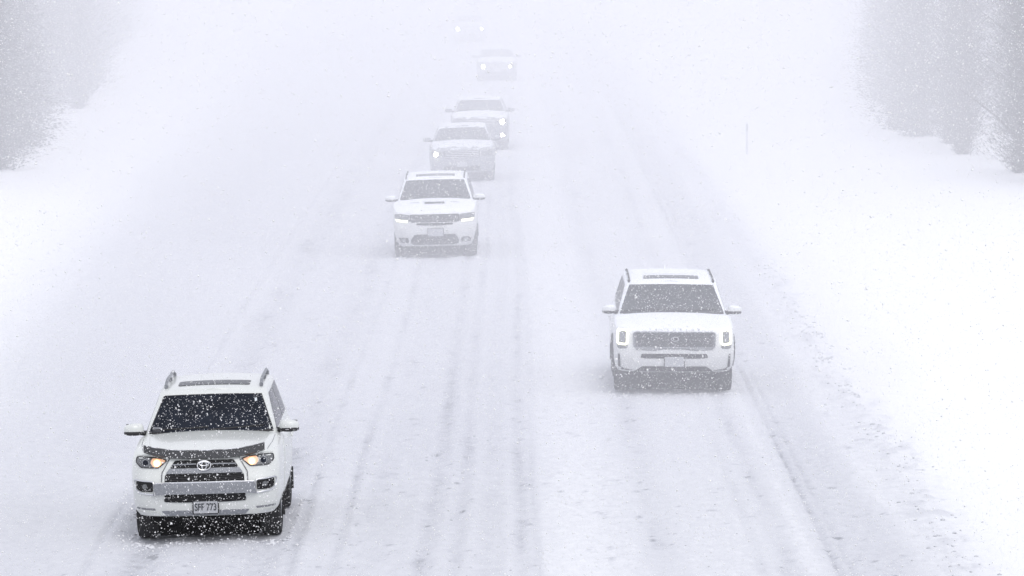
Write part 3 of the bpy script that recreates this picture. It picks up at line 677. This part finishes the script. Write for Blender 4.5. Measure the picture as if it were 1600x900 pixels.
xs = [v.co.x for v in me.vertices]; k = .82 / (max(xs) - min(xs)); me.transform(Matrix.Diagonal((k, 1, 1, 1))); me.transform(Matrix.Rotation(R(80), 4, 'X')); me.transform(Matrix.Translation((0, .045, 1.065)))
for v in me.vertices: v.co.y = c.pos('front', v.co.x, min(v.co.z, 1.075), .006).y
me.materials.clear(); link('hood_lettering', me, M['grey'], c.root)
c.sunroof(.46, 2.35, 2.75, 'glass_fr'); c.sunroof(.42, 3.1, 3.9, 'white_b'); c.rails(.70, .70, 2.2, 4.5, .012, 'trim', .015)
bm = bmesh.new(); rr = c.pos('top', -.05, 4.4, 0, bvh=c.cbvh); 
v = [bm.verts.new(p) for p in ((-.07, 4.3, rr.z - .01), (-.03, 4.3, rr.z - .01), (-.03, 4.52, rr.z - .01), (-.07, 4.52, rr.z - .01), (-.053, 4.47, rr.z + .09), (-.047, 4.47, rr.z + .09), (-.047, 4.51, rr.z + .09), (-.053, 4.51, rr.z + .09))]
for q in ((0, 1, 2, 3), (4, 5, 6, 7), (0, 1, 5, 4), (1, 2, 6, 5), (2, 3, 7, 6), (3, 0, 4, 7)): bm.faces.new([v[i] for i in q])
frombm('antenna_fin', bm, M['white_b'], c.root)

# ------------------------------------------------------------------ middle: white SUV with hood scoop
P3 = spec(5.1, .965, .30, 1.05,
    [(.28, .14, .78), (.30, .07, .83), (.38, .03, .87), (.50, .0, .91), (.66, .0, .945), (.78, .02, .96), (.88, .05, .965), (.98, .085, .955), (1.03, .12, .935), (1.05, .18, .89)],
    [(0, 1.05), (.3, 1.12), (.8, 1.19), (1.45, 1.24), (2.2, 1.19), (5.1, 1.17)],
    dict(zb=1.10, fb=1.32, ft=2.15, rb=5.0, rt=4.7, wb=.90, wt=.72, roof=[(2.1, 1.70), (2.7, 1.75), (4.2, 1.75), (4.8, 1.70)], gb=1.262, gt=1.655, gbx=.80, gtx=.66),
    (.90, 1.15, 1.21, 1.37, 1.70), wr=.395, ax=(.92, 3.95), bow=.14, rc=.26, crown=.055)
P3['glass'] = 'glass_fr'
c = Car('suv', P3, -1.73, 108.2, 'white SUV in the middle of the picture with a hood scoop and slim lit headlights', 'SUV', 'white_b', roll=R(-1.4), yaw=R(0))
gr = c.patch('grille', roundpoly([(-.58, .86), (-.56, 1.01), (.56, 1.01), (.58, .86), (.52, .835), (-.52, .835)], .03), 'mesh', off=.012, th=.03)
for i in range(4): c.fline('grille_mesh', [(-.54, .865 + i * .037), (.54, .865 + i * .037)], .006, 'grey', off=.016, parent=gr)
for sx in (-1, 1):
    hl = c.patch('headlight', roundpoly([(sx * .585, .84), (sx * .57, 1.0), (sx * .75, 1.025), (sx * .915, 1.02), (sx * .90, .90), (sx * .84, .84)], .02), 'lens', off=.014, th=.03)
    c.patch('light_strip', roundpoly([(sx * .61, .835), (sx * .60, .885), (sx * .75, .895), (sx * .90, .915), (sx * .86, .85)], .01), 'led_y', off=.022, th=.02, parent=hl)
    c.patch('fog_lamp_pocket', roundpoly([(sx * .59, .37), (sx * .60, .49), (sx * .83, .49), (sx * .80, .38)], .03), 'mesh', off=.010, th=.03)
    c.disc('fog_lamp', sx * .70, .435, .045, 'lens_in', off=.018)
    c.fline('hood_crease', [(sx * .38, .4), (sx * .42, .9), (sx * .46, 1.25)], .010, None, view='top', off=.0)
    c.patch('hood_vent', roundpoly([(sx * .36, .80), (sx * .56, .80), (sx * .56, .86), (sx * .36, .86)], .02), 'grey', view='top', off=.004, th=.02)
c.patch('bumper_slot', roundpoly([(-.42, .775), (-.40, .815), (.40, .815), (.42, .775), (.10, .76), (-.10, .76)], .015), 'mesh', off=.008, th=.02)
c.patch('lower_intake', roundpoly([(-.53, .34), (-.55, .43), (-.46, .56), (.46, .56), (.55, .43), (.53, .34), (.4, .325), (-.4, .325)], .04), 'mesh', off=.010, th=.03)
c.plate(.02, .52, .69, .17, off=.05)
bm = bmesh.new(); zc = c.pos('top', 0, .62, 0).z
v = [bm.verts.new(p) for p in ((-.25, .62, zc - .01), (.25, .62, zc - .01), (.25, .62, zc + .05), (-.25, .62, zc + .05), (-.30, 1.1, zc + .0), (.30, 1.1, zc + .0), (.24, 1.0, zc + .062), (-.24, 1.0, zc + .062))]
for q in ((0, 1, 2, 3), (4, 5, 6, 7), (0, 1, 5, 4), (1, 2, 6, 5), (2, 3, 7, 6), (3, 0, 4, 7)): bm.faces.new([v[i] for i in q])
sc = frombm('hood_scoop', bm, M['white_b'], c.root); bm = bmesh.new(); bm_box(bm, (0, .615, zc + .018), (.44, .02, .042), .006); frombm('scoop_opening', bm, M['mesh'], sc)
c.sunroof(.45, 2.45, 2.85, 'glass_fr'); c.rails(.67, .67, 2.3, 4.5, .018, 'trim', .014)

# ------------------------------------------------------------------ vehicles fading into the squall
def simple(name, L, hw, H, X, Y, label, cat, paint, lamps, roll, z0=.28, nose=1.0, grille=True, lampz=.78, lampx=.68, fogz=None, rails=False, lmpr=.07, yaw=0, glass='glass_fr'):
    hood = H * .60 if cat != 'car' else H * .58
    zr = nose
    P = spec(L, hw, z0, zr,
        [(z0, .14, hw - .13), (z0 + .03, .06, hw - .08), (z0 + .14, .02, hw - .03), (.55, .0, hw - .01), (.66, .01, hw), (zr * .8, .04, hw), (zr * .92, .08, hw - .015), (zr * .97, .12, hw - .04), (zr, .19, hw - .09)],
        [(0, zr), (.4, zr + .05), (1.4, zr + .14), (2.2, zr + .12), (L, zr + .12)],
        dict(zb=zr + .05, fb=1.25, ft=2.1, rb=L - .1, rt=L - .5, wb=hw - .06, wt=hw - .25, roof=[(2.0, H - .05), (2.7, H), (L - 1, H - .01), (L - .4, H - .07)], gb=zr + .16, gt=H - .10, gbx=hw - .15, gtx=hw - .30),
        (hw - .04, hw + .19, zr + .13, zr + .28, 1.62), wr=.36, ax=(.92, L - 1.05), bow=.14, rc=.26, crown=.05)
    P['glass'] = glass
    c = Car(name, P, X, Y, label, cat, paint, roll=roll, yaw=yaw)
    zl = lampz
    gr = c.patch('grille', roundpoly([(-.50, zl - .12), (-.54, zl + .09), (.54, zl + .09), (.50, zl - .12)], .04), 'mesh', off=.012, th=.03)
    for i in range(4): c.fline('grille_bar', [(-.48, zl - .09 + .05 * i), (.48, zl - .09 + .05 * i)], .010, 'chrome', off=.018, parent=gr)
    c.patch('lower_intake', roundpoly([(-.55, z0 + .06), (-.50, z0 + .2), (.50, z0 + .2), (.55, z0 + .06)], .04), 'mesh', off=.012, th=.03)
    c.plate(0, .46, .61, .155, off=.03)
    for sx in (-1, 1):
        hl = c.patch('headlight', roundpoly([(sx * .57, zl - .07), (sx * .56, zl + .07), (sx * (hw - .08), zl + .11), (sx * (hw - .07), zl - .02), (sx * .75, zl - .08)], .03), 'lens', off=.012, th=.03)
        if sx in lamps: c.ball('lamp', sx * lampx, zl, lmpr * (1.0 if sx == lamps[0] else .7), 'far', off=.03, parent=hl)
        else: c.disc('lamp_ring', sx * .72, zl, .05, 'lens_in', off=.02, parent=hl)
        if fogz:
            c.patch('fog_lamp_pocket', roundpoly([(sx * .62, fogz - .06), (sx * .62, fogz + .06), (sx * .80, fogz + .06), (sx * .80, fogz - .06)], .03), 'mesh', off=.01, th=.02)
            if sx in lamps: c.ball('fog_lamp', sx * lampx, fogz, lmpr * .7, 'far', off=.02)
    if rails: c.rails(hw - .30, hw - .30, 2.5, L - .8, .04, 'trim', .016)
    return c
simple('crossover', 4.6, .95, 1.56, -1.42, 137.6, 'hazy silver crossover right behind the hood-scoop SUV, with one round lamp lit', 'car', 'silver', (-1,), R(-1.4), lampz=.82, lampx=.74, nose=.98, yaw=0, lmpr=.07)
simple('suv', 4.7, .945, 1.66, -1.02, 154.5, 'hazy dark SUV with snow patches on its hood, half hidden behind the silver crossover', 'SUV', 'dark', (1,), R(-1), lampz=.94, lampx=.72, nose=1.08, fogz=.52, lmpr=.085)
simple('car', 4.6, .91, 1.47, -.68, 214, 'faint dark blue car with both lamps lit, fading in the snow behind the half-hidden SUV', 'car', 'navy', (-1, 1), R(-.8), lampz=.68, lampx=.60, nose=.90, lmpr=.095)
simple('car', 4.7, .93, 1.60, -2.40, 274, 'farthest vehicle near the top, little more than two headlights in the snow', 'car', 'silver', (-1, 1), R(-1), z0=.29, lampz=.80, lampx=.68, nose=1.0, lmpr=.115, glass='glass')

# ------------------------------------------------------------------ clods thrown up along the right edge and in the tracks
def clumps(name, pts, m, label):
    bm = bmesh.new()
    for (x, y, r) in pts:
        v = bmesh.ops.create_icosphere(bm, subdivisions=1, radius=r)['verts']; z = gz(x, y)
        a = random.random() * 6; sc = (random.uniform(.8, 1.7), random.uniform(.8, 1.4), random.uniform(.45, .8))
        for q in v:
            c0 = Vector((q.co.x * sc[0], q.co.y * sc[1], q.co.z * sc[2])) * random.uniform(.75, 1.15)
            q.co = Matrix.Rotation(a, 3, 'Z') @ c0 + Vector((x, y, z + r * .15))
    o = frombm(name, bm, m, None, 60); tagit(o, label, 'snow clods', kind='stuff'); return o
pts = []
for i in range(150):
    y = 56 + 60 * random.random() ** 1.2; pts.append((5.5 + random.gauss(0, .22) + .12 * math.sin(y * .2), y, random.uniform(.008, .026)))
for y0, n in ((60, 5), (66, 5), (72, 6), (78, 16), (83, 20), (88, 26), (92, 14), (104, 12)):
    for i in range(n): pts.append((5.5 + random.gauss(0, .14), y0 + random.gauss(0, 1.0), random.uniform(.014, .036)))
clumps('snow_clods', pts, M['dirty2'], 'scattered grey crumbs of snow and grit along the right edge of the road')
pts = []
for tx, w in ((-1.05, .12), (-.72, .1), (.02, .12), (3.28, .16), (-2.05, .08), (-4.75, .2), (1.9, .3), (-3.0, .3), (4.9, .4)):
    for i in range(34): y = 56 + 50 * random.random() ** 1.5; pts.append((tx + random.gauss(0, w * 1.4), y, random.uniform(.007, .02)))
clumps('track_clods', pts, M['dirty2'], 'small loose lumps of snow left in the wheel tracks')

for cx, cy, hw, nm in ((-3.86, 60.95, .98, 'nearest SUV'), (2.63, 78.2, 1.0, 'right-hand SUV'), (-1.73, 108.9, 1.0, 'hood-scoop SUV')):
    pts = []
    for i in range(90):
        u = random.uniform(-1, 1); pts.append((cx + u * hw * 1.05, cy - .45 - .25 * random.random() + random.gauss(0, .12), random.uniform(.010, .03) * (1.3 if abs(u) > .65 else .9)))
    for sx in (-1, 1):
        for i in range(18): pts.append((cx + sx * (hw + abs(random.gauss(0, .12))), cy + random.uniform(-.5, 3.6), random.uniform(.012, .035)))
    clumps('churned_snow', pts, M['snow_lump'], 'churned loose snow thrown up around the wheels of the ' + nm)
# ------------------------------------------------------------------ marker post on the right verge
def post(x, y, h, label):
    r = bpy.data.objects.new('marker_post', None); C.objects.link(r); r.location = (x, y, gz(x, y) - .1)
    tagit(r, label, 'post')
    bm = bmesh.new(); bm_box(bm, (0, 0, h / 2), (.05, .05, h), .008); frombm('shaft', bm, M['post'], r)
    bm = bmesh.new(); bm_box(bm, (0, -.03, h - .14), (.07, .012, .22), .004); frombm('reflector', bm, M['plate'], r)
post(7.25, 148, 1.05, 'thin grey marker post standing alone in the snow right of the road')

# ------------------------------------------------------------------ woods
def crown_mesh(kind, seed, h):
    r = np.random.default_rng(seed); n = 14000 if kind == 'bare' else 12000
    if kind == 'bare':
        z = r.random(n) ** 1.1 * (h - .1) + .05; t = z / h
        rad = np.minimum(1, .30 + t * 7) * (1.0 + 1.9 * np.sin(np.clip(t * 1.15, 0, 1) * math.pi) ** .7) * (.82 + .3 * np.sin(z * 2.1 + seed))
        a = r.random(n) * 2 * math.pi; clump = .6 + .4 * np.sin(a * 3 + z * 1.3 + seed) * np.sin(z * 3.1)
        q = rad * clump * np.abs(r.normal(0, .62, n)); ln = r.uniform(.12, .42, n); wd = r.uniform(.012, .034, n)
        up = r.uniform(.2, 1.3, n)
    else:
        z = r.random(n) ** 1.25 * (h - .1) + .05; t = z / h; layer = .80 + .25 * np.abs(np.sin(z * 2.6))
        rad = (2.3 * (1 - t) ** .85 * layer + .12) * np.minimum(1, .45 + t * 5); a = r.random(n) * 2 * math.pi
        q = rad * np.clip(np.abs(r.normal(.3, .42, n)), 0, 1.5); ln = r.uniform(.12, .3, n); wd = r.uniform(.02, .06, n); up = r.uniform(-.25, .4, n)
    k_ = 1 - .55 * np.clip(q / (rad + .01) / 1.2, 0, 1); ln = ln * k_; wd = wd * k_ * .8
    px, py = q * np.cos(a), q * np.sin(a); da = a + r.normal(0, .6, n)
    d = np.stack([np.cos(da), np.sin(da), up], -1); d /= np.linalg.norm(d, axis=1)[:, None]
    s_ = np.cross(d, r.normal(0, 1, (n, 3))); s_ /= np.linalg.norm(s_, axis=1)[:, None]
    P0 = np.stack([px, py, z], -1)
    V = np.stack([P0 - s_ * wd[:, None], P0 + s_ * wd[:, None], P0 + d * ln[:, None]], 1).reshape(-1, 3)
    me = bpy.data.meshes.new('crown'); me.from_pydata(V.tolist(), [], np.arange(3 * n).reshape(-1, 3).tolist()); me.update()
    me.materials.append(M['twig'] if kind == 'bare' else M['needle']); return me
def trunk_mesh(h, seed, kind):
    rr = random.Random(seed); bm = bmesh.new(); lean = rr.uniform(-.03, .03)
    bm_tube(bm, [(lean * h * t + .06 * math.sin(5 * t), .05 * math.sin(3 * t), h * .92 * t - .3) for t in np.linspace(0, 1, 7)], [.15 * (1 - .85 * t) + .02 for t in np.linspace(0, 1, 7)], 7)
    if kind == 'bare':
        for i in range(9):
            z = h * rr.uniform(.12, .8); a = rr.random() * 6.28; l = rr.uniform(1.2, 2.6) * (1.1 - z / h)
            bm_tube(bm, [(lean * z + math.cos(a) * l * t, math.sin(a) * l * t, z + l * .8 * t ** .8) for t in (0, .35, .7, 1)], [.05, .04, .025, .01], 5)
    bmesh.ops.recalc_face_normals(bm, faces=bm.faces); me = bpy.data.meshes.new('trunk'); bm.to_mesh(me); bm.free(); smooth(me, 60); me.materials.append(M['bark']); return me
protos = []
for k in range(6):
    kind = 'bare' if k % 3 else 'fir'; h = (8.5, 9.5, 10.2)[k % 3]; protos.append((kind, crown_mesh(kind, 30 + k, h), trunk_mesh(h, k, kind)))
def tree(x, y, k, s, label, group):
    kind, cm, tm = protos[k]; e = bpy.data.objects.new('conifer' if kind == 'fir' else 'bare_tree', None); C.objects.link(e)
    e.location = (x, y, gz(x, y) - .05); e.rotation_euler = (0, 0, random.random() * 6.28); e.scale = (s, s, s * random.uniform(.9, 1.05)); tagit(e, label, 'tree', group)
    for nm, me in (('trunk', tm), ('crown', cm)):
        o = bpy.data.objects.new(nm, me); C.objects.link(o); o.parent = e
# edge of the wood follows the photograph's outline on each side of the road
def wood(edge, side, n, dep):
    out = []
    for i in range(n):
        for _ in range(60):
            y = random.uniform(*dep); x0 = interp(edge, y); x = side * (x0 + abs(random.gauss(0, 1)) * 2.8 + (.0 if i % 3 else 3))
            if abs(x) > .1067 * y + 4.0: continue
            if all((x - a) ** 2 + (y - b) ** 2 > 1.5 ** 2 for a, b in out): break
        out.append((x, y))
    return out
LE = [(-13.8, 127.6), (-14.2, 135), (-14.4, 142), (-13.9, 147), (-15.6, 158), (-15.6, 166), (-15.2, 173), (-16.2, 184), (-16.6, 195), (-18.0, 215), (-19.5, 245), (-22.5, 290)]
RE = [(14.0, 122), (13.0, 126.5), (13.2, 131), (13.2, 137), (12.2, 141), (12.2, 148), (12.2, 156), (12.8, 166), (13.5, 178), (14.6, 195), (16.0, 215), (19, 250), (22.5, 290), (26, 330)]
def wood(edge, n, side):
    out = []
    for i in range(len(edge) - 1):
        a, b = Vector(edge[i]), Vector(edge[i + 1]); k = max(1, int((b - a).length / 3.2))
        for j in range(k): p = a.lerp(b, j / k); out.append((p.x + side * random.uniform(.4, 1.6), p.y, .66 if j % 2 else .82))
    ys = [p[1] for p in edge]
    for i in range(n):
        for _ in range(80):
            y = ys[0] - 5 + (ys[-1] - ys[0]) * random.random() ** 1.5; x0 = np.interp(y, ys, [p[0] for p in edge]); x = x0 + side * random.uniform(4, 13)
            if abs(x) < .1067 * y + 5 and all((x - q[0]) ** 2 + (y - q[1]) ** 2 > 2.4 ** 2 for q in out): out.append((x, y, random.uniform(.95, 1.2))); break
    return out
for side, edge, n, where in ((-1, LE, 34, 'left'), (1, RE, 44, 'right')):
    for i, (x, y, sc_) in enumerate(wood(edge, n, side)):
        k = random.randrange(6); kind = protos[k][0]
        tree(x, y, k, sc_, ('dark hazy conifer' if kind == 'fir' else 'grey bare twiggy tree') + ' in the snowbound wood on the %s side of the road' % where, 'trees in the wood on the %s of the road' % where)

# ------------------------------------------------------------------ falling snow
def flakes(n, y0, y1, r0, r1):
    u = rng.random(n); y = (y0 ** 2 + (y1 ** 2 - y0 ** 2) * u) ** .5          # even in plan over the widening strip the road fills
    x = (rng.random(n) * 2 - 1) * np.minimum(9.0, 1.5 + y * .12); z = rng.random(n) * 8.4 + .05
    c = np.stack([x, y, z], -1)
    T = np.array([[1, 1, 1], [1, -1, -1], [-1, 1, -1], [-1, -1, 1]]) / 3 ** .5
    q = rng.normal(size=(n, 4)); q /= np.linalg.norm(q, axis=1)[:, None]; a, b, cc, d = q.T
    Rm = np.stack([np.stack([1 - 2 * (cc * cc + d * d), 2 * (b * cc - d * a), 2 * (b * d + cc * a)], -1), np.stack([2 * (b * cc + d * a), 1 - 2 * (b * b + d * d), 2 * (cc * d - b * a)], -1), np.stack([2 * (b * d - cc * a), 2 * (cc * d + b * a), 1 - 2 * (b * b + cc * cc)], -1)], 1)
    r = r0 + (r1 - r0) * rng.random(n) ** 3.2
    V = c[:, None, :] + np.einsum('nij,kj->nki', Rm, T) * r[:, None, None]
    F = (np.array([[0, 1, 2], [0, 3, 1], [0, 2, 3], [1, 3, 2]])[None] + (np.arange(n) * 4)[:, None, None]).reshape(-1, 3)
    return V.reshape(-1, 3), F
V, F = flakes(480000, 20, 90, .0027, .0088)
me = bpy.data.meshes.new('falling_snow'); me.vertices.add(len(V)); me.vertices.foreach_set('co', V.ravel().astype(np.float32))
me.loops.add(F.size); me.loops.foreach_set('vertex_index', F.ravel().astype(np.int32)); me.polygons.add(len(F))
me.polygons.foreach_set('loop_start', (np.arange(len(F)) * 3).astype(np.int32)); me.polygons.foreach_set('loop_total', np.full(len(F), 3, np.int32)); me.update()
fm = bpy.data.materials.new('snowflake'); fm.use_nodes = True; n_ = fm.node_tree; n_.nodes.clear()   # thin ice crystals: light passes as well as bounces
d_ = n_.nodes.new('ShaderNodeBsdfDiffuse'); t_ = n_.nodes.new('ShaderNodeBsdfTranslucent'); x_ = n_.nodes.new('ShaderNodeMixShader'); o_ = n_.nodes.new('ShaderNodeOutputMaterial')
d_.inputs[0].default_value = (.98, .98, .98, 1); t_.inputs[0].default_value = (.98, .98, .98, 1); x_.inputs[0].default_value = .12
n_.links.new(d_.outputs[0], x_.inputs[1]); n_.links.new(t_.outputs[0], x_.inputs[2]); n_.links.new(x_.outputs[0], o_.inputs[0])
fo = link('falling_snow', me, fm); tagit(fo, 'snowflakes falling through the air over the whole road', 'snowfall', kind='stuff')

# ------------------------------------------------------------------ haze and the denser squall further up the road
def volmat(name, dens, col=(.97, .97, 1.0)):
    m = bpy.data.materials.new(name); m.use_nodes = True; n = m.node_tree; n.nodes.clear()
    v = n.nodes.new('ShaderNodeVolumePrincipled'); v.inputs['Color'].default_value = (*col, 1); v.inputs['Density'].default_value = dens; v.inputs['Anisotropy'].default_value = .0
    o = n.nodes.new('ShaderNodeOutputMaterial'); n.links.new(v.outputs[0], o.inputs['Volume']); return m
bm = bmesh.new(); bm_box(bm, (0, 630, 6.0), (2100, 1420, 15.0))
hz = frombm('haze', bm, volmat('haze_air', .0002), None, 0); tagit(hz, 'pale snowy haze filling the air over the whole scene', 'haze', kind='stuff')
# a rolling bank of blown snow, rounded on every side
bm = bmesh.new(); bmesh.ops.create_grid(bm, x_segments=24, y_segments=24, size=1)
bm.free(); bm = bmesh.new(); bmesh.ops.create_cube(bm, size=2); bmesh.ops.subdivide_edges(bm, edges=bm.edges, cuts=26, use_grid_fill=True)
for v in bm.verts:
    x, y, z = v.co
    x = abs(x) ** 2.2 * (1 if x > 0 else -1)                     # more columns over the road
    w = 1.1 * math.sin(x * 9 + z * 2) + 2.0 * math.sin(x * 5.1 + 1)
    yy = 65.5 + (y + 1) * 320; X = x * 90
    if y < .99: yy += w * (1 - (y + 1) / 2)
    yy += min(34, 6.5 * max(0, abs(X) - 6.2)) * max(0, 1 - (y + 1) / .6)   # front shaped to stand back beside the road, so edge trees stay darker
    v.co = Vector((X, yy, -.95 + (z + 1) / 2 * 12.6))
sq = frombm('blowing_snow', bm, volmat('blowing_snow_air', .0155), None, 0); tagit(sq, 'dense bank of blowing snow that swallows the far end of the road', 'blowing snow', kind='stuff')

bm = bmesh.new(); bmesh.ops.create_icosphere(bm, subdivisions=4, radius=1)  # extra low haze, added to soften the contrast of the right-hand SUV
for v in bm.verts:
    n_ = 1 + .10 * math.sin(v.co.x * 6 + v.co.y * 4) + .06 * math.sin(v.co.x * 13 + 2)
    v.co = Vector((.6 + v.co.x * 9.5 * n_, 71.2 + v.co.y * 4.6, .5 + v.co.z * 2.7 * n_))
    v.co.z = max(v.co.z, -.9)
dr = frombm('added_haze', bm, volmat('added_haze_air', .025), None, 0); tagit(dr, 'low cloud of haze added over the road to veil the right-hand SUV', 'blowing snow', kind='stuff')
